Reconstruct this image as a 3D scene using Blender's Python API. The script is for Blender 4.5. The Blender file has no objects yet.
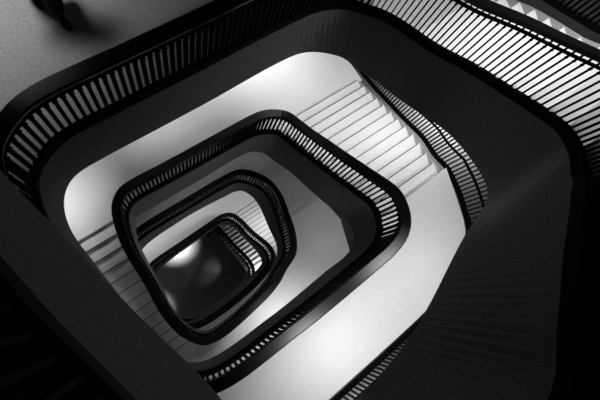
import bpy, bmesh, math, random
from mathutils import Vector, Matrix
random.seed(4)
C = bpy.context.scene.collection
H = 24.05            # height of the camera above the ground floor; every third number below is a depth under it

# plan outlines (metres) of the open well, turning downwards: upper edge and lower edge of the grey fascia
PATHS = {
 'BLtop': (
  [(-0.38, 1.6, 0.75), (-0.394, 0.395, 1.5), (-0.403, 0.223, 1.65), (-0.4, -0.207, 2.0), (-0.42, -0.8, 2.45), (-0.2, -1.4, 2.7)],
  [(-0.45, 1.9, 2.0), (-0.448, 1.117, 2.5), (-0.407, 0.743, 2.75), (-0.388, 0.399, 3.1), (-0.373, 0.148, 3.35), (-0.274, -0.531, 3.75), (-0.246, -0.811, 3.85), (-0.2, -1.3, 4.0)]),
 'BR0': (
  [(-0.2, -1.4, 2.7), (0.3, -1.75, 2.75), (1.563, -1.947, 2.75), (2.0, -1.611, 2.75), (2.416, -1.284, 2.75), (2.888, -1.089, 2.9), (3.283, -1.035, 3.15)],
  [(-0.2, -1.3, 4.0), (0.2, -1.65, 4.3), (0.777, -1.761, 4.5), (1.376, -1.708, 4.5), (1.887, -1.575, 4.5), (2.903, -1.182, 4.5), (3.317, -1.116, 4.6)]),
 'TR0': (
  [(3.283, -1.035, 3.15), (3.748, -0.911, 3.45), (4.037, -0.732, 3.68), (4.204, -0.472, 3.95), (4.364, -0.048, 4.32), (4.501, 0.43, 4.7), (4.531, 0.941, 5.05), (4.55, 1.541, 5.36), (4.486, 1.833, 5.46), (4.34, 2.082, 5.52)],
  [(3.317, -1.116, 4.6), (3.622, -1.08, 4.75), (3.909, -0.95, 4.95), (4.442, -0.159, 5.65), (4.465, 0.778, 6.2), (4.52, 1.457, 6.6), (4.441, 1.756, 6.7)]),
 'TL0': (
  [(4.34, 2.082, 5.52), (4.142, 2.318, 5.58), (3.847, 2.452, 5.58), (3.589, 2.494, 5.58), (2.601, 2.5, 5.58), (1.685, 2.481, 5.58), (0.366, 2.471, 5.58), (-0.049, 2.466, 5.58), (-0.313, 2.427, 5.58), (-0.557, 2.324, 5.58), (-0.748, 2.204, 5.7)],
  [(4.441, 1.756, 6.7), (4.412, 2.002, 6.75), (4.218, 2.213, 6.75), (3.976, 2.383, 6.75), (3.73, 2.476, 6.75), (3.32, 2.51, 6.75), (1.703, 2.477, 6.75), (-0.021, 2.47, 6.75), (-0.345, 2.452, 6.75), (-0.537, 2.408, 6.8), (-0.754, 2.236, 6.9)]),
 'BL0': (
  [(-0.748, 2.204, 5.7), (-0.823, 2.117, 5.85), (-0.946, 1.866, 6.2), (-1.0, 1.2, 6.7), (-1, 0.1, 7.5), (-0.95, -0.6, 7.9), (-0.5, -1.1, 7.95)],
  [(-0.754, 2.236, 6.9), (-0.921, 1.923, 7.2), (-0.982, 1.332, 7.9), (-1.0, 0.9, 8.3), (-1, 0, 9), (-0.9, -0.7, 9.1), (-0.5, -1.1, 9.1)]),
 'BR1': (
  [(-0.5, -1.1, 7.95), (-0.49, -1.135, 7.95), (1.023, -1.196, 7.95), (2.704, -1.148, 7.95), (3.077, -1.125, 7.95), (3.362, -1.059, 7.95), (3.577, -0.918, 7.95)],
  [(-0.5, -1.1, 9.1), (1.026, -1.186, 9), (2.641, -1.113, 9), (2.976, -1.112, 9), (3.275, -1.054, 9), (3.509, -0.888, 9.05)]),
 'TR1': (
  [(3.577, -0.918, 7.95), (3.747, -0.698, 8.05), (3.86, -0.469, 8.243), (3.86, -0.242, 8.396), (3.86, 0.026, 8.626), (3.86, 0.338, 8.881), (3.86, 0.669, 9.15), (3.86, 1.052, 9.451), (3.86, 1.488, 9.806), (3.86, 1.962, 10.167), (3.809, 2.202, 10.3)],
  [(3.509, -0.888, 9.05), (3.651, -0.633, 9.2), (3.66, -0.379, 9.4), (3.662, 0.568, 10.1), (3.74, 1.29, 10.8), (3.704, 1.876, 11.3)]),
 'TL1': (
  [(3.809, 2.202, 10.3), (3.611, 2.364, 10.3), (3.392, 2.446, 10.3), (3.168, 2.471, 10.3), (2.848, 2.479, 10.3), (0.895, 2.502, 10.3), (0.29, 2.52, 10.3), (0.026, 2.496, 10.3)],
  [(3.704, 1.876, 11.3), (3.644, 2.222, 11.5), (3.477, 2.372, 11.5), (3.263, 2.45, 11.5), (1.78, 2.467, 11.5), (0.231, 2.473, 11.5), (-0.049, 2.471, 11.5)]),
 'BL1': (
  [(0.026, 2.496, 10.3), (-0.153, 2.387, 10.4), (-0.314, 2.108, 10.7), (-0.437, 1.671, 11), (-0.5, 0.9, 11.5), (-0.6, 0, 12.2), (-0.5, -0.6, 12.5), (-0.2, -1.0, 12.6)],
  [(-0.049, 2.471, 11.5), (-0.215, 2.264, 11.6), (-0.37, 1.907, 12), (-0.5, 0.9, 12.8), (-0.6, 0, 13.4), (-0.5, -0.6, 13.7), (-0.2, -1.0, 13.75)]),
 'BR2': (
  [(-0.2, -1, 12.6), (1.2, -0.95, 12.6), (1.9, -0.8, 12.6), (2.306, -0.602, 12.6), (2.714, -0.428, 12.6)],
  [(-0.2, -1, 13.75), (1.2, -1, 13.75), (2.2, -0.75, 13.75), (2.509, -0.572, 13.8), (2.857, -0.351, 13.8)]),
 'TR2': (
  [(2.714, -0.428, 12.6), (2.96, -0.092, 12.65), (3.255, 0.536, 13.0), (3.605, 1.207, 13.75), (3.718, 1.823, 14.5), (3.534, 2.266, 14.9)],
  [(2.857, -0.351, 13.8), (3.055, -0.072, 14), (3.228, 0.497, 14.3), (3.659, 1.485, 15.5), (3.763, 2.006, 16.2), (3.66, 2.339, 16.5)]),
 'TL2': (
  [(3.534, 2.266, 14.9), (3.317, 2.443, 14.9), (3.024, 2.499, 14.9), (1.451, 2.528, 14.9), (-0.392, 2.479, 14.9)],
  [(3.66, 2.339, 16.5), (3.379, 2.469, 16.5), (3.036, 2.5, 16.5), (1.249, 2.601, 16.5), (-0.609, 2.39, 16.5)]),
 'BL2': (
  [(-0.392, 2.479, 14.9), (-0.697, 2.347, 15.0), (-0.893, 1.934, 15.4), (-1.2, 0.9, 15.9), (-1.1, 0.2, 16.6), (-1, -0.3, 17), (-0.73, -0.62, 17.2)],
  [(-0.609, 2.39, 16.5), (-0.689, 2.036, 16.7), (-0.733, 1.736, 16.9), (-1.2, 0.7, 17.6), (-1.1, 0.2, 18.1), (-1, -0.3, 18.3), (-0.7, -0.62, 18.4)]),
 'BR3': (
  [(-0.73, -0.62, 17.2), (-0.24, -0.847, 17.2), (1.629, -0.836, 17.2), (2.658, -0.626, 17.2), (3.095, -0.407, 17.2)],
  [(-0.7, -0.62, 18.4), (-0.236, -0.728, 18.3), (1.644, -0.73, 18.3), (2.646, -0.541, 18.3), (3.035, -0.408, 18.3)]),
 'TR3': (
  [(3.095, -0.407, 17.2), (3.211, -0.082, 17.4), (3.176, 0.798, 18.4), (3.184, 1.601, 19.3), (3.072, 1.928, 19.5)],
  [(3.035, -0.408, 18.3), (3.183, 0.004, 18.6), (3.238, 0.876, 19.6), (3.234, 1.696, 20.5), (3.101, 1.923, 20.7)]),
 'TL3': (
  [(3.072, 1.928, 19.5), (2.795, 2.066, 19.5), (2.328, 2.067, 19.5), (0.785, 2.015, 19.5), (-0.605, 1.938, 19.5)],
  [(3.101, 1.923, 20.7), (2.702, 2.127, 20.7), (2.111, 2.093, 20.7), (1.367, 2.069, 20.7), (-0.525, 1.891, 20.7)]),
 'BL3': (
  [(-0.605, 1.938, 19.5), (-0.838, 1.803, 19.6), (-1.026, 1.543, 19.9), (-1.125, 0.799, 20.8), (-1.151, 0.103, 21.6), (-1.002, -0.4, 21.8)],
  [(-0.525, 1.891, 20.7), (-0.876, 1.69, 20.8), (-1.012, 1.417, 21), (-1.104, 0.728, 22), (-1.101, 0.026, 22.8), (-0.93, -0.397, 23)]),
 'BR4': (
  [(-1.002, -0.4, 21.8), (-0.453, -0.798, 21.8), (1.437, -0.963, 21.8), (2.197, -0.861, 21.8), (2.772, -0.617, 21.8)],
  [(-0.93, -0.397, 23), (-0.401, -0.721, 23), (1.447, -0.846, 23), (2.178, -0.75, 23), (2.783, -0.491, 23)]),
 'TR4': (
  [(2.772, -0.617, 21.8), (2.962, -0.2, 22), (2.926, 1.108, 23.1), (2.865, 2.446, 24)],
  [(2.783, -0.491, 23), (2.939, -0.164, 23), (2.931, 1.043, 23.6), (2.811, 2.359, 24.05)]),
}
OUTER = {
 'TR0': [(6.321, 1.404, 5.2), (6.212, 0.805, 4.8), (5.956, 0.269, 4.4), (5.707, -0.279, 3.95), (6.0, -0.9, 3.4), (6.0, -2, 2.75)],
 'TR1': [(6.731, 2.648, 10.1), (6.541, 1.976, 9.75), (6.366, 1.318, 9.35), (6.17, 0.61, 8.9), (5.996, 0.08, 8.5), (5.74, -0.384, 8.15), (5.623, -0.738, 7.9)],
 'BR1': [(5.623, -0.738, 7.9), (5.464, -1.19, 7.8), (5.316, -1.612, 7.8), (5.133, -1.993, 7.8), (4.602, -2.412, 7.8), (3.936, -2.656, 7.8), (3.282, -2.717, 7.8), (0.947, -2.78, 7.8), (-0.321, -2.788, 7.8), (-1.666, -2.818, 7.8)],
 'BR2': [(4.731, 0.196, 12.45), (4.78, -0.165, 12.45), (4.81, -0.552, 12.45), (4.503, -1.44, 12.45), (4.323, -1.786, 12.45)],
}

ORDER = list(PATHS)

# ------------------------------------------------------------------ materials
def mat(name, col, rough=.6, spec=.3, noise=0, scale=8, bump=0, coat=0):
    m = bpy.data.materials.new(name); m.use_nodes = True
    n = m.node_tree.nodes; l = m.node_tree.links; b = n['Principled BSDF']
    b.inputs['Base Color'].default_value = (col, col, col, 1)
    b.inputs['Roughness'].default_value = rough
    b.inputs['Specular IOR Level'].default_value = spec
    b.inputs['Coat Weight'].default_value = coat
    if noise or bump:
        tc = n.new('ShaderNodeTexCoord'); nz = n.new('ShaderNodeTexNoise')
        nz.inputs['Scale'].default_value = scale; nz.inputs['Detail'].default_value = 6
        nz.inputs['Roughness'].default_value = .7
        l.new(tc.outputs['Object'], nz.inputs['Vector'])
        if noise:
            r = n.new('ShaderNodeMapRange')
            r.inputs['From Min'].default_value = .3; r.inputs['From Max'].default_value = .7
            r.inputs['To Min'].default_value = col*(1-noise); r.inputs['To Max'].default_value = min(.95, col*(1+noise))
            l.new(nz.outputs['Fac'], r.inputs['Value']); l.new(r.outputs['Result'], b.inputs['Base Color'])
        if bump:
            bp = n.new('ShaderNodeBump'); bp.inputs['Strength'].default_value = bump; bp.inputs['Distance'].default_value = .01
            l.new(nz.outputs['Fac'], bp.inputs['Height']); l.new(bp.outputs['Normal'], b.inputs['Normal'])
    return m
M = dict(
    stone=mat('pale_stone', .78, .5, .3, .04, 9),
    terrazzo=mat('terrazzo', .55, .6, .3, .22, 26),
    plaster=mat('grey_plaster', .2, .9, .05, .30, 30, .4),
    dark=mat('dark_ceiling_plaster', .05, .9, .1, .1, 6),
    outwall=mat('outer_wall_plaster', .12, .9, .1, .12, 6),
    ground=mat('ground_floor_stone', .22, .4, .4, .15, 3),
    strip=mat('shadow_strip', .10, .8, .1),  # colour of the painted shadow lines between treads
    stringer=mat('grey_stringer', .36, .6, .3, .08, 10),
    iron=mat('black_iron', .003, .7, .03),
    wood=mat('black_wood_rail', .004, .3, .3),
    shadestone=mat('shaded_stone', .004, .9, .0, .3, 5),  # near-black colour stands for deep shade on the nearest steps and landing
    cloth=mat('black_cloth', .02, .9, .1, .3, 40), coat=mat('grey_cloth', .07, .9, .1, .3, 40),
    leather=mat('black_leather', .012, .4, .4), skin=mat('skin', .45, .6, .3), hair=mat('hair', .03, .6, .3, .4, 60),
)

# ------------------------------------------------------------------ helpers
def link_mesh(name, bm, m, parent=None):
    me = bpy.data.meshes.new(name)
    bmesh.ops.recalc_face_normals(bm, faces=bm.faces)
    bm.to_mesh(me); bm.free()
    me.materials.append(m)
    o = bpy.data.objects.new(name, me); C.objects.link(o)
    if parent: o.parent = parent
    return o
def empty(name, label, cat, loc=(0, 0, 0), group=None):
    o = bpy.data.objects.new(name, None); C.objects.link(o)
    o.location = loc; o['label'] = label; o['category'] = cat; o.empty_display_size = .1
    if group: o['group'] = group
    return o
def structure(o, label=None):
    o['kind'] = 'structure'
    if label: o['label'] = label
    return o
def catmull(P, step=.07):
    """centripetal Catmull-Rom through P, about one sample every `step` metres of plan"""
    P = [Vector(p) for p in P]
    P = [2*P[0]-P[1]] + P + [2*P[-1]-P[-2]]
    out = []
    for i in range(1, len(P)-2):
        p0, p1, p2, p3 = P[i-1:i+3]
        t0 = 0; t1 = t0+max(1e-4, (p1-p0).length**.5); t2 = t1+max(1e-4, (p2-p1).length**.5); t3 = t2+max(1e-4, (p3-p2).length**.5)
        n = max(1, int((p2-p1).length/step))
        for k in range(n):
            t = t1+(t2-t1)*k/n
            a1 = p0*((t1-t)/(t1-t0))+p1*((t-t0)/(t1-t0)); a2 = p1*((t2-t)/(t2-t1))+p2*((t-t1)/(t2-t1)); a3 = p2*((t3-t)/(t3-t2))+p3*((t-t2)/(t3-t2))
            b1 = a1*((t2-t)/(t2-t0))+a2*((t-t0)/(t2-t0)); b2 = a2*((t3-t)/(t3-t1))+a3*((t-t1)/(t3-t1))
            out.append(b1*((t2-t)/(t2-t1))+b2*((t-t1)/(t2-t1)))
    out.append(P[-2].copy())
    return out
def resample(P, n):
    d = [0]
    for a, b in zip(P, P[1:]): d.append(d[-1]+(b-a).length)
    out = []; j = 0
    for k in range(n):
        s = d[-1]*k/(n-1)
        while j < len(d)-2 and d[j+1] < s: j += 1
        f = 0 if d[j+1] == d[j] else (s-d[j])/(d[j+1]-d[j])
        out.append(P[j].lerp(P[j+1], max(0, min(1, f))))
    return out
def full_curve(idx):
    """one continuous curve down the whole well, cut back into its sections"""
    pts = []; marks = {}
    for s in ORDER:
        l = PATHS[s][idx]
        st = len(pts)-1 if pts else 0
        for p in l:
            if pts and (Vector(p[:2])-Vector(pts[-1][:2])).length < .04: continue
            pts.append(p)
        marks[s] = (st, len(pts)-1)
    P = [Vector(p) for p in pts]
    ext = [2*P[0]-P[1]]+P+[2*P[-1]-P[-2]]
    res = {}
    for s in ORDER:
        a, b = marks[s]
        seg = []
        for i in range(a, b):
            lo = max(0, i-1); hi = min(len(P)-1, i+2)
            sub = catmull(P[lo:hi+1], .06)
            # keep only the part between P[i] and P[i+1]
            ia = min(range(len(sub)), key=lambda k: (sub[k]-P[i]).length)
            ib = min(range(len(sub)), key=lambda k: (sub[k]-P[i+1]).length)
            seg += sub[ia:ib+1] if not seg else sub[ia+1:ib+1]
        res[s] = seg
    return res
BASE = full_curve(0); FAS = full_curve(1)
NS = {}
for s in ORDER:
    L = sum((a-b).length for a, b in zip(BASE[s], BASE[s][1:]))
    NS[s] = max(12, int(L/.09))
    BASE[s] = resample(BASE[s], NS[s]); FAS[s] = resample(FAS[s], NS[s])
# even out the slope of the strings and rails
zs = []
for s in ORDER: zs += [p.z for p in BASE[s]]
for _ in range(3): zs = [sum(zs[max(0, i-2):i+3])/len(zs[max(0, i-2):i+3]) for i in range(len(zs))]
i = 0
for s in ORDER:
    for p in BASE[s]: p.z = zs[i]; i += 1
for a_, b_ in zip(ORDER, ORDER[1:]): BASE[a_][-1].z = BASE[b_][0].z = (BASE[a_][-1].z+BASE[b_][0].z)/2
# outward normals from the continuous plan curve
NRM = {}
allp = []; own = []
for s in ORDER:
    for i, p in enumerate(BASE[s]):
        if i == 0 and allp: own.append((s, 0, len(allp)-1)); continue
        allp.append(p); own.append((s, i, len(allp)-1))
def nrm(i):
    a = allp[max(0, i-2)]; b = allp[min(len(allp)-1, i+2)]
    t = (b-a); t.z = 0; t.normalize()
    return Vector((t.y, -t.x, 0))
for s in ORDER: NRM[s] = [None]*NS[s]
for s, i, g in own: NRM[s][i] = nrm(g)
def up(p, dz=0): return Vector((p[0], p[1], H-p[2]+dz))

def sweep(P, N, prof, cap=True, bm=None):
    """P world points, N outward normals, prof list of (outward, up)"""
    bm = bm or bmesh.new(); rings = []
    for p, n in zip(P, N):
        rings.append([bm.verts.new((p.x+n.x*o, p.y+n.y*o, p.z+z)) for o, z in prof])
    k = len(prof)
    for a, b in zip(rings, rings[1:]):
        for j in range(k): bm.faces.new((a[j], a[(j+1) % k], b[(j+1) % k], b[j]))
    if cap: bm.faces.new(rings[0]); bm.faces.new(rings[-1][::-1])
    return bm
def prism(poly, ztop, zbot, bm=None):
    bm = bm or bmesh.new()
    cl = []
    for p in poly:
        if not cl or (Vector(p[:2])-Vector(cl[-1][:2])).length > .01: cl.append(p)
    if (Vector(cl[0][:2])-Vector(cl[-1][:2])).length < .01: cl.pop()
    t = [bm.verts.new((p[0], p[1], ztop)) for p in cl]; b = [bm.verts.new((p[0], p[1], zbot)) for p in cl]
    f1 = bm.faces.new(t); f2 = bm.faces.new(b[::-1])
    n = len(cl)
    for i in range(n): bm.faces.new((t[i], b[i], b[(i+1) % n], t[(i+1) % n]))
    bmesh.ops.triangulate(bm, faces=[f1, f2])
    return bm
def interp(tab, y):
    tab = sorted(tab)
    if y <= tab[0][0]: return tab[0][1]
    for (a, b), (c, d) in zip(tab, tab[1:]):
        if y <= c: return b+(d-b)*(y-a)/(c-a) if c > a else b
    return tab[-1][1]

# ------------------------------------------------------------------ fascia (the grey faces of the well)
FT = .14
k = 0
for s in ORDER:
    k += 1
    bm = bmesh.new(); R = []
    for p, q, n in zip(BASE[s], FAS[s], NRM[s]):
        a = up(p); b = up(q)
        R.append([bm.verts.new(a), bm.verts.new(b), bm.verts.new(b+n*FT), bm.verts.new(a+n*FT)])
    for a, b in zip(R, R[1:]):
        for j in range(4): bm.faces.new((a[j], a[(j+1) % 4], b[(j+1) % 4], b[j]))
    bm.faces.new(R[0]); bm.faces.new(R[-1][::-1])
    o = link_mesh('trim_%d' % k, bm, M['plaster']); structure(o)
    for f in o.data.polygons: f.use_smooth = False

# ------------------------------------------------------------------ landings
WL, WB = -3.4, 5.6          # left wall, back wall
INS = {s: [Vector((p.x+n.x*.06, p.y+n.y*.06, p.z)) for p, n in zip(BASE[s], NRM[s])] for s in ORDER}
def samples(s, cond): return [p for p in INS[s] if cond(p)]
# level: (y of the right flight's riser, y of the left flight's riser, right edge)
TLD = {0: 5.47, 1: 10.19, 2: 14.79, 3: 19.39}
YR = {0: 1.35, 1: 2.29, 2: 2.2, 3: 2.0}
YL = {0: 2.18, 1: 2.42, 2: 2.3, 3: 1.75}
XR = {0: 6.35, 1: 6.72, 2: 5.6, 3: 5.4}
BRD = {0: 2.65, 1: 7.85, 2: 12.5, 3: 17.1, 4: 21.7}
YT = {0: -1.95, 1: -.77, 2: .35, 3: -.35, 4: -.4}       # top riser of the right-hand flight
YB = {0: -1.2, 1: -.95, 2: -.85, 3: -.6, 4: -.3}       # foot of the left-hand flight
fl = 0
LABT = ['grey speckled landing where the walking person stands, top left', 'second landing down, pale, wrapping the upper left corner',
        'third landing down, dim grey strip', 'fourth landing down, small bright strip']
for k in range(4):
    inner = [p for p in samples('TR%d' % k, lambda p: p.y >= YR[k])]
    inner += list(INS['TL%d' % k])
    inner += samples('BL%d' % k, lambda p: p.y >= YL[k]-.05)
    xr = interp([(p.y, p.x) for p in INS['TR%d' % k]], YR[k])
    poly = [(XR[k], YR[k]), (xr+.02, YR[k])]+[(p.x, p.y) for p in inner]+[(WL, YL[k]-.05), (WL, WB), (XR[k], WB)]
    o = link_mesh('floor', prism(poly, H-TLD[k], H-TLD[k]-.15), M['terrazzo'] if k == 0 else M['stone']); structure(o, LABT[k])
def wall_outer(k):
    if k == 1: return [(p[0], p[1]) for p in catmull(OUTER['BR1'], .15)]
    if k == 2: return [(4.7, YT[2]), (4.81, -.55), (4.5, -1.44), (4.2, -2.0), (3.6, -2.4), (-3, -2.5)]
    if k == 0: return [(6.25, -1.95), (6.2, -3.4), (5.4, -3.8), (-.6, -3.9)]
    return [(5.0, YT[k]), (5.0, -1.6), (4.5, -2.3), (-3, -2.4)]
for k in range(5):
    pre = 'BLtop' if k == 0 else 'BL%d' % (k-1)
    inner = samples(pre, lambda p: p.y <= YB[k])+list(INS['BR%d' % k])+samples('TR%d' % k, lambda p: p.y <= YT[k])
    out = wall_outer(k)
    xl = inner[0].x
    wl = WL
    poly = [(wl, YB[k]), (xl, YB[k])]+[(p.x, p.y) for p in inner]
    xr = interp([(p.y, p.x) for p in INS['TR%d' % k]], YT[k])
    poly += [(xr, YT[k])]+out+[(wl, out[-1][1])]
    o = link_mesh('floor', prism(poly, H-BRD[k], H-BRD[k]-.15), M['shadestone' if k == 0 else 'stone']); structure(o)

# ------------------------------------------------------------------ flights
def flight(name, side, y0, y1, Dlow, Dhigh, inner_tab, outer_tab, label, group, steps, sw=.13, m='stone'):
    """y0 foot, y1 head; steps = number of risers"""
    t = empty(name, label, 'stairs', ((interp(inner_tab, y0)+interp(outer_tab, y0))/2, y0, H-Dlow))
    off = -Vector(t.location)
    run = (y1-y0)/(steps-1) if steps > 1 else 0; rise = (Dlow-Dhigh)/steps
    sg = 1 if side == 'R' else -1
    for i in range(steps-1):
        ya = y0+run*i; yb = y0+run*(i+1)
        z = H-(Dlow-rise*(i+1))
        ia, ib = interp(inner_tab, ya), interp(inner_tab, yb)
        oa, ob = interp(outer_tab, ya)-sg*sw, interp(outer_tab, yb)-sg*sw
        e = .025*(1 if run < 0 else -1)             # nosing
        mid = [(interp(inner_tab, ya+(yb-ya)*f), ya+(yb-ya)*f) for f in (.2, .4, .6, .8)][::-1]
        bm = prism([(ia, ya+e), (oa, ya+e), (ob, yb), (ib, yb)]+mid, z, z-.035)
        prism([(ia, ya), (oa, ya), (ob, yb), (ib, yb)]+mid, z-.035, z-.22, bm)
        bmesh.ops.translate(bm, verts=bm.verts, vec=off)
        tr = link_mesh('tread', bm, M[m], t)
        if Dlow in (TLD[0], TLD[2]): continue        # no painted shadow lines on these
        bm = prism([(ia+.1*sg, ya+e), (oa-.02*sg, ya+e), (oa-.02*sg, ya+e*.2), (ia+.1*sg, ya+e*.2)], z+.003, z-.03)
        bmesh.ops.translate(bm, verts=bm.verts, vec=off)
        link_mesh('nosing_shadow', bm, M['strip'], tr)  # thin dark strip painted in for the shadow at each step edge
    P = []; N = []
    n = 30
    for i in range(n+1):
        y = y0+(y1-y0)*i/n
        P.append(Vector((interp(outer_tab, y), y, H-(Dlow-rise*.5-(Dlow-Dhigh-rise)*i/n)))+off); N.append(Vector((sg, 0, 0)))
    link_mesh('stringer', sweep(P, N, [(-sw, -.06), (0, -.06), (0, -.5), (-sw, -.5)]), M['stringer'], t)
    return t
def itab(s, extra=()):
    l = []
    for q in (s,)+tuple(extra): l += [(p.y, p.x) for p in INS[q]]
    return l
otab = {0: [(p[1], p[0]+.31) for p in catmull(OUTER['TR0'], .2)], 1: [(p[1], p[0]) for p in catmull(OUTER['TR1'], .2)],
        2: [(-1, 4.7), (2.5, 5.4)], 3: [(-1, 5.0), (2.5, 5.0)], 4: [(-1, 4.5), (2.6, 4.5)]}
G = 'stair flights round the well'
flight('stair_flight', 'R', YR[0], YT[0], TLD[0], BRD[0], itab('TR0'), otab[0], 'topmost bright stair flight seen through spindles, top right corner', G, 15, .26)
flight('stair_flight', 'R', YR[1], YT[1], TLD[1], BRD[1], itab('TR1'), otab[1], 'broad white stair flight with sawtooth edge, right of centre', G, 13, .13)
flight('stair_flight', 'R', YR[2], YT[2], TLD[2], BRD[2], itab('TR2'), otab[2], 'shadowed stair flight on the third turn down', G, 10, .1)
flight('stair_flight', 'R', YR[3], YT[3], TLD[3], BRD[3], itab('TR3'), otab[3], 'small pale stair flight just outside the innermost dark rail', G, 13, .1)
flight('stair_flight', 'R', 2.4, YT[4], 24.05, BRD[4], [(-1, 2.78), (2.5, 2.9)], otab[4], 'lowest stair flight, striped white and black, beside the ground floor', G, 13, .1)
YF = {0: YB[1], 1: YB[2], 2: YB[3], 3: YB[4]}
LB = ['stair flight dropping from the top left landing, under the camera side', 'stair flight at left with three dark riser lines', 'unlit stair flight at left of the third turn', 'unlit stair flight at left of the fourth turn']
for k in range(4):
    flight('stair_flight', 'L', YF[k], YL[k], BRD[k+1], TLD[k], itab('BL%d' % k), [(-5, -3.1), (5, -3.1)], LB[k], G, 13, .12)
flight('stair_flight', 'L', YB[0], 1.6, BRD[0], .6, itab('BLtop'), [(-5, -3.2), (5, -3.2)], 'unlit stair flight in the black lower left corner', G, 12, .1, 'shadestone')

# ------------------------------------------------------------------ balustrades
SPH = .87
def spindle_mesh(w=.011, d=.011):
    bm = bmesh.new()
    for (r, z0, z1) in ((1.0, .02, 1.0), (1.7, .04, .07), (1.4, .86, .885)):
        vs = []
        for z in (z0, z1): vs.append([bm.verts.new((x*w*r, y*d*r, z)) for x, y in ((-1, -1), (1, -1), (1, 1), (-1, 1))])
        for j in range(4): bm.faces.new((vs[0][j], vs[0][(j+1) % 4], vs[1][(j+1) % 4], vs[1][j]))
        bm.faces.new(vs[1]); bm.faces.new(vs[0][::-1])
    bmesh.ops.recalc_face_normals(bm, faces=bm.faces)
    me = bpy.data.meshes.new('spindle'); bm.to_mesh(me); bm.free(); me.materials.append(M['iron'])
    return me
SP = {w: spindle_mesh(w, w) for w in (.010, .014, .017, .022)}
def rail_profile(o0, o1, z0, z1, r=.018):
    return [(o0+r, z0), (o0, z0+r), (o0, z1-r), (o0+r, z1), (o1-r, z1), (o1, z1-r), (o1, z0+r), (o1-r, z0)]
def balustrade(F, N, label, group, hw, pitch, sw, curb=(.14, .04), o0=.0, gap=.05, HT=None):
    """F: points at floor level (world), N: outward normals"""
    c = F[len(F)//2]
    t = empty('balustrade', label, 'railing', (c.x, c.y, c.z), group)
    off = -Vector(t.location)
    P = [p+off for p in F]
    link_mesh('base_rail', sweep(P, N, [(-.004, curb[1]-curb[0]), (-.004, curb[1]), (.085, curb[1]), (.085, curb[1]-curb[0])]), M['iron'], t)
    HT = HT or [.92]*len(P)
    Q = [Vector((p.x, p.y, p.z+h)) for p, h in zip(P, HT)]
    link_mesh('top_rail', sweep(Q, N, [(.008, -gap-.025), (.008, -gap), (.062, -gap), (.062, -gap-.025)]), M['iron'], t)
    link_mesh('handrail', sweep(Q, N, rail_profile(o0, o0+hw, 0, .07)), M['wood'], t)
    d = 0; nxt = pitch/2; n = 0
    for i in range(len(P)-1):
        a, b = P[i], P[i+1]; L = (Vector((b.x-a.x, b.y-a.y))).length
        while d+L > nxt:
            f = (nxt-d)/L; p = a.lerp(b, f); nn = N[i].lerp(N[i+1], f)
            o = bpy.data.objects.new('spindle', SP[sw]); C.objects.link(o); o.parent = t
            o.location = (p.x+nn.x*.035, p.y+nn.y*.035, p.z); o.rotation_euler = (0, 0, math.atan2(nn.y, nn.x)); o.scale = (1, 1, (HT[i]+HT[i+1])/2)
            nxt += pitch; n += 1
        d += L
    return t
names = {
 'BLtop': 'black railing nearest the camera, lower left corner', 'BR0': 'unlit black railing at the bottom right corner',
 'TR0': 'large black railing with bright stairs behind its spindles, top right', 'TL0': 'black railing along the edge of the landing where the person stands',
 'BL0': 'black railing at the far left edge, running behind the grey slanted face',
 'BR1': 'black railing with a pale lit handrail across the white landing, bottom centre', 'TR1': 'black railing of the second ring beside the broad white stairs',
 'TL1': 'black railing of the second ring along its upper left side', 'BL1': 'black railing of the second ring down its left side',
 'BR2': 'third ring black railing with a thin lit edge at its lower right', 'TR2': 'third ring black railing on its right side', 'TL2': 'third ring black railing on its upper left side',
 'BL2': 'third ring black railing lost in shadow at left',
 'BR3': 'fourth ring black railing at its lower right', 'TR3': 'fourth ring black railing beside small pale stairs', 'TL3': 'fourth ring black railing on its upper left',
 'BL3': 'fourth ring black railing at its lower left', 'BR4': 'innermost railing along the lowest half landing', 'TR4': 'innermost black railing slanting beside the striped lowest stairs'}
for s in ORDER:
    lv = 0 if s in ('BLtop', 'BR0', 'TR0', 'TL0', 'BL0') else int(s[2])
    F = [up(p, .10) for p in BASE[s]]
    HT = None
    balustrade(F, NRM[s], names[s], 'inner balustrades of the stairwell', {0: .19, 1: .20, 2: .19, 3: .17, 4: .16}[lv],
               .078 if s == 'TR0' else .092, {0: .010 if s in ('TR0', 'BLtop') else .022, 1: .017 if s == 'TR1' else .022, 2: .022, 3: .022, 4: .022}[lv], HT=HT)
# outer balustrades
def outer(pts, label, flip=False, hw=.1, dz=0, pitch=.085, cl=.2):
    C_ = catmull(pts, .1)
    F = [up(p, dz) for p in C_]; N = []
    for i in range(len(F)):
        a = F[max(0, i-1)]; b = F[min(len(F)-1, i+1)]; tt = b-a; tt.z = 0; tt.normalize()
        n = Vector((tt.y, -tt.x, 0))
        if flip: n = -n
        N.append(n)
    F = [f+n*.03 for f, n in zip(F, N)]
    return balustrade(F, N, label, 'outer balustrades', hw, pitch, .014, curb=(.07, .015), o0=-.02, gap=.38, HT=[.98]*len(F))
outer([(a+.33, b, c) for a, b, c in OUTER['TR0'][:5]], 'dim black railing beyond the sawtooth steps in the top right corner', True)
outer(OUTER['TR1'], 'outer black railing beside the sawtooth edge of the broad white stairs', True)
outer(OUTER['BR1'], 'outer black railing curving round the bright white landing', True)

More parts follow.
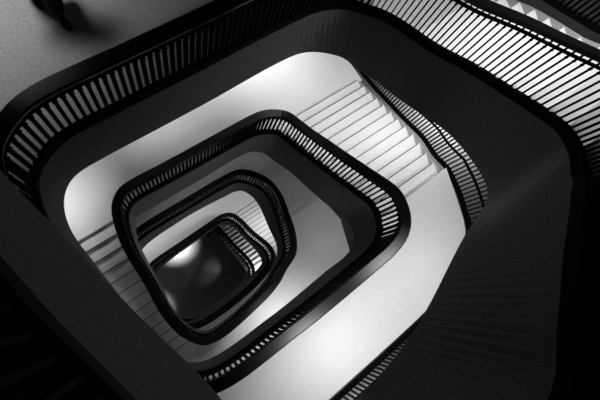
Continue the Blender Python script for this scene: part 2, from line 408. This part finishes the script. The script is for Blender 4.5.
# ------------------------------------------------------------------ shell
def box(name, x0, x1, y0, y1, z0, z1, m):
    return link_mesh(name, prism([(x0, y0), (x1, y0), (x1, y1), (x0, y1)], z1, z0), m)
structure(box('wall_left', WL-.3, WL, -5.5, WB, 0, H+1.5, M['outwall']))
structure(box('wall_back', WL-.3, 8.3, WB, WB+.3, 0, H+1.5, M['outwall']))
structure(box('wall_right', 8.0, 8.3, -5.5, WB, 0, H+1.5, M['outwall']))
structure(box('wall_front', WL-.3, 8.3, -5.8, -5.5, 0, H+1.5, M['outwall']))
structure(box('floor_ground', WL, 8.0, -5.5, WB, -.2, 0, M['ground']))

# newel at the foot of the lowest flight
def lathe(prof, n=20):
    bm = bmesh.new(); R = []
    for r, z in prof: R.append([bm.verts.new((r*math.cos(2*math.pi*i/n), r*math.sin(2*math.pi*i/n), z)) for i in range(n)])
    for a, b in zip(R, R[1:]):
        for j in range(n): bm.faces.new((a[j], a[(j+1) % n], b[(j+1) % n], b[j]))
    bm.faces.new(R[0][::-1]); bm.faces.new(R[-1])
    return bm
nw = empty('newel_post', 'dark newel post at the foot of the lowest striped stairs', 'post', (2.45, 2.35, 0))
link_mesh('post', lathe([(.13, 0), (.13, .12), (.09, .16), (.07, .5), (.09, .95), (.12, 1.0), (.12, 1.04)]), M['iron'], nw)
link_mesh('finial', lathe([(.05, 1.04), (.11, 1.09), (.14, 1.17), (.11, 1.26), (.03, 1.31)]), M['iron'], nw)

# ------------------------------------------------------------------ person
def skinned(name, V, E, R, m, parent, sub=2):
    me = bpy.data.meshes.new(name); me.from_pydata(V, E, []); me.materials.append(m)
    o = bpy.data.objects.new(name, me); C.objects.link(o); o.parent = parent
    md = o.modifiers.new('Skin', 'SKIN'); md.use_smooth_shade = True
    for i, r in enumerate(R):
        sv = me.skin_vertices[0].data[i]; sv.radius = r if isinstance(r, tuple) else (r, r); sv.use_root = (i == 0)
    s = o.modifiers.new('Sub', 'SUBSURF'); s.levels = sub; s.render_levels = sub
    return o
def limb(name, pts, radii, m, parent): return skinned(name, pts, [(i, i+1) for i in range(len(pts)-1)], radii, m, parent)
def person():
    t = empty('person', 'person in dark trousers and shoes walking across the top left landing', 'person', (.45, 3.97, H-TLD[0]))
    t.rotation_euler = (0, 0, .05)      # walks towards -y, local
    t.scale = (1.1, 1.1, 1.1)
    # local frame: walking towards -y; right foot forward
    V = [(0, .06, .93), (0, .04, 1.10), (0, .01, 1.26), (0, .0, 1.40), (0, -.01, 1.49), (0, -.03, 1.56), (0, -.045, 1.64), (0, -.03, 1.71),
         (.10, .04, .88), (.09, -.07, .50), (.07, -.10, .12), (.07, -.09, .06),
         (-.10, .07, .88), (-.08, .12, .50), (-.04, .27, .14), (-.04, .27, .08),
         (-.19, .02, 1.41), (-.25, .09, 1.14), (-.24, .01, .90), (-.24, -.02, .83),
         (.19, .02, 1.41), (.25, -.05, 1.14), (.24, -.20, .94), (.24, -.25, .88)]
    E = [(0, 1), (1, 2), (2, 3), (3, 4), (4, 5), (5, 6), (6, 7), (0, 8), (8, 9), (9, 10), (10, 11), (0, 12), (12, 13), (13, 14), (14, 15),
         (3, 16), (16, 17), (17, 18), (18, 19), (3, 20), (20, 21), (21, 22), (22, 23)]
    R = [(.13, .1), (.12, .09), (.14, .10), (.13, .09), .05, .055, .08, .055, .085, .055, .038, .035, .085, .055, .038, .035,
         .055, .04, .03, .025, .055, .04, .03, .025]
    skinned('body', V, E, R, M['skin'], t)
    # trousers
    skinned('trousers', [(0, .06, .95), (.10, .04, .86), (.09, -.075, .50), (.07, -.10, .08), (-.10, .07, .86), (-.08, .12, .50), (-.04, .27, .11)],
            [(0, 1), (1, 2), (2, 3), (0, 4), (4, 5), (5, 6)], [(.15, .12), .12, .10, .09, .12, .10, .09], M['cloth'], t)
    # coat with sleeves
    skinned('coat', [(0, .05, .90), (0, .04, 1.10), (0, .01, 1.27), (0, 0, 1.42), (-.20, .02, 1.40), (-.255, .09, 1.14), (-.24, .01, .91), (.20, .02, 1.40), (.255, -.05, 1.14), (.24, -.19, .95), (0, .07, .62), (.17, .05, .42), (.17, .0, .2)],
            [(0, 1), (1, 2), (2, 3), (3, 4), (4, 5), (5, 6), (3, 7), (7, 8), (8, 9), (0, 10), (10, 11), (11, 12)],
            [(.19, .15), (.16, .12), (.18, .13), (.14, .10), .07, .055, .045, .07, .055, .045, (.21, .17), .13, .05], M['coat'], t)
    # head details
    link_h = bmesh.new(); bmesh.ops.create_uvsphere(link_h, u_segments=20, v_segments=14, radius=.105)
    for v in link_h.verts:
        v.co.z *= 1.12
        if v.co.y < -.03 and v.co.z < .05: v.co.y = -.03
    h = link_mesh('hair', link_h, M['hair'], t); h.location = (0, -.02, 1.665)
    for f in h.data.polygons: f.use_smooth = True
    for sx in (-1, 1):
        e = bmesh.new(); bmesh.ops.create_uvsphere(e, u_segments=10, v_segments=8, radius=.013)
        o = link_mesh('eye', e, M['leather'], t); o.location = (sx*.032, -.118, 1.655)
        e = bmesh.new(); bmesh.ops.create_uvsphere(e, u_segments=10, v_segments=8, radius=.03)
        for v in e.verts: v.co.x *= .35
        o = link_mesh('ear', e, M['skin'], t); o.location = (sx*.098, -.03, 1.64)
    e = bmesh.new(); bmesh.ops.create_cone(e, segments=8, radius1=.018, radius2=.006, depth=.05, cap_ends=True)
    o = link_mesh('nose', e, M['skin'], t); o.location = (0, -.13, 1.635)
    # hands
    for sx, w, dy in ((-1, (-.24, -.02, .83), 0), (1, (.24, -.25, .88), -.04)):
        wv = Vector(w)
        Vh = [wv+Vector((0, 0, .02)), wv+Vector((0, -.005, -.07))]; Eh = [(0, 1)]; Rh = [(.022, .03), (.016, .038)]
        for j in range(4):
            y = -.033+.022*j; ln = (.07, .08, .075, .06)[j]
            b = len(Vh)
            Vh += [wv+Vector((0, y, -.09)), wv+Vector((-sx*.01, y-.002, -.09-ln*.5)), wv+Vector((-sx*.03, y, -.09-ln))]
            Eh += [(1, b), (b, b+1), (b+1, b+2)]; Rh += [.010, .009, .007]
        b = len(Vh)
        Vh += [wv+Vector((-sx*.005, -.045, -.04)), wv+Vector((-sx*.02, -.06, -.085))]; Eh += [(0, b), (b, b+1)]; Rh += [.011, .008]
        skinned('hand', Vh, Eh, Rh, M['skin'], t, 1)
    # shoes
    def shoe(loc, pitch_):
        bm = bmesh.new(); R_ = []
        prof = [(.10, .030, .075), (.08, .038, .09), (.03, .036, .085), (-.04, .038, .06), (-.10, .048, .045), (-.15, .042, .035), (-.18, .020, .022)]
        for y, w, h_ in prof:
            R_.append([bm.verts.new(c) for c in ((-w, y, 0), (-w*1.05, y, h_*.5), (-w*.6, y, h_), (w*.6, y, h_), (w*1.05, y, h_*.5), (w, y, 0))])
        for a, b in zip(R_, R_[1:]):
            for j in range(6): bm.faces.new((a[j], a[(j+1) % 6], b[(j+1) % 6], b[j]))
        bm.faces.new(R_[0]); bm.faces.new(R_[-1][::-1])
        o = link_mesh('shoe', bm, M['leather'], t); o.location = loc; o.rotation_euler = (pitch_, 0, 0)
        s = o.modifiers.new('s', 'SUBSURF'); s.levels = 2; s.render_levels = 2
    shoe((.07, -.13, .0), 0)
    shoe((-.04, .26, .03), .25)
    return t
person()

# ------------------------------------------------------------------ light
def lamp(x, y, D, power, size=.9, spread=150, tilt=(0, 0, 0), sy=None):
    l = bpy.data.lights.new('lamp', 'AREA'); l.energy = power; l.size = size; l.spread = math.radians(spread)
    if sy: l.shape = 'RECTANGLE'; l.size_y = sy
    o = bpy.data.objects.new('lamp', l); C.objects.link(o); o.location = (x, y, H-D); o.rotation_euler = tilt
    return o
#@@LIGHTS@@
lamp(-.4, 5.3, .8, 31, 1.2, 70)                      # over the top left landing
lamp(5.3, .8, 1.5, 44, .6, 105)              # over the top right flight
lamp(4.0, -2.0, 4.0, 31, .6, 100)             # over the second landing, lower right
lamp(1.5, -2.2, 4.2, 22, .6, 80)
lamp(5.3, 2.9, 6.6, 31, .5, 130)              # over the broad flight
lamp(5.7, .7, 6.2, 25, .5, 120)
lamp(4.6, 5.0, 7.0, 34, .5, 80)              # over the second landing, upper left side
lamp(1.6, 5.2, 7.0, 24, .5, 75)
lamp(-1.5, 3.5, 6.2, 13, .4, 50)
lamp(1.6, -1.9, 9.6, 12, .4, 70)             # third ring
lamp(3.8, -1.2, 9.6, 3.5, .5, 90)
lamp(2.0, 4.4, 11.8, 4, .6, 100)
lamp(6.6, .4, 8.9, 300, .5, 120, (0, -math.radians(60), 0))   # unseen, added to brighten the wall beyond the outer railing
lamp(1.8, -3.6, 11.0, 420, .5, 120, (-math.radians(60), 0, 0))  # unseen, added to light the front wall behind the railing
lamp(2.0, 4.0, 16.8, 14, .6, 120); lamp(-.5, 3.6, 16.8, 14, .6, 110); lamp(4.2, 1.2, 15.8, 26, .5, 130)
lamp(3.9, -2.0, 18.5, 100, .3, 85); lamp(.8, 2.9, 21.2, 34, .3, 48); lamp(-1.9, .6, 22.4, 16, .3, 70)
w = bpy.data.worlds.new('dim_air'); bpy.context.scene.world = w; w.use_nodes = True
w.node_tree.nodes['Background'].inputs[0].default_value = (.5, .5, .5, 1); w.node_tree.nodes['Background'].inputs[1].default_value = .03

# ------------------------------------------------------------------ camera
A = Vector((0.79307863, -0.52399838, 0.31056721)); B = Vector((0.56336413, 0.82487802, -0.04687327)); g = Vector((-0.23161855, 0.21213662, 0.94939502))
cam = bpy.data.cameras.new('camera'); cam.sensor_width = 36; cam.lens = 438.589/600*36; cam.clip_start = .05
co = bpy.data.objects.new('camera', cam); C.objects.link(co)
def wv(i): return Vector((A[i], -B[i], -g[i]))
r, d, f = wv(0), wv(1), wv(2)
co.matrix_world = Matrix(((r.x, -d.x, -f.x, 0), (r.y, -d.y, -f.y, 0), (r.z, -d.z, -f.z, H), (0, 0, 0, 1)))
sc = bpy.context.scene; sc.camera = co
sc.view_settings.view_transform = 'Standard'; sc.view_settings.look = 'None'; sc.view_settings.gamma = 1; sc.view_settings.exposure = 0
sc.view_settings.use_curve_mapping = False
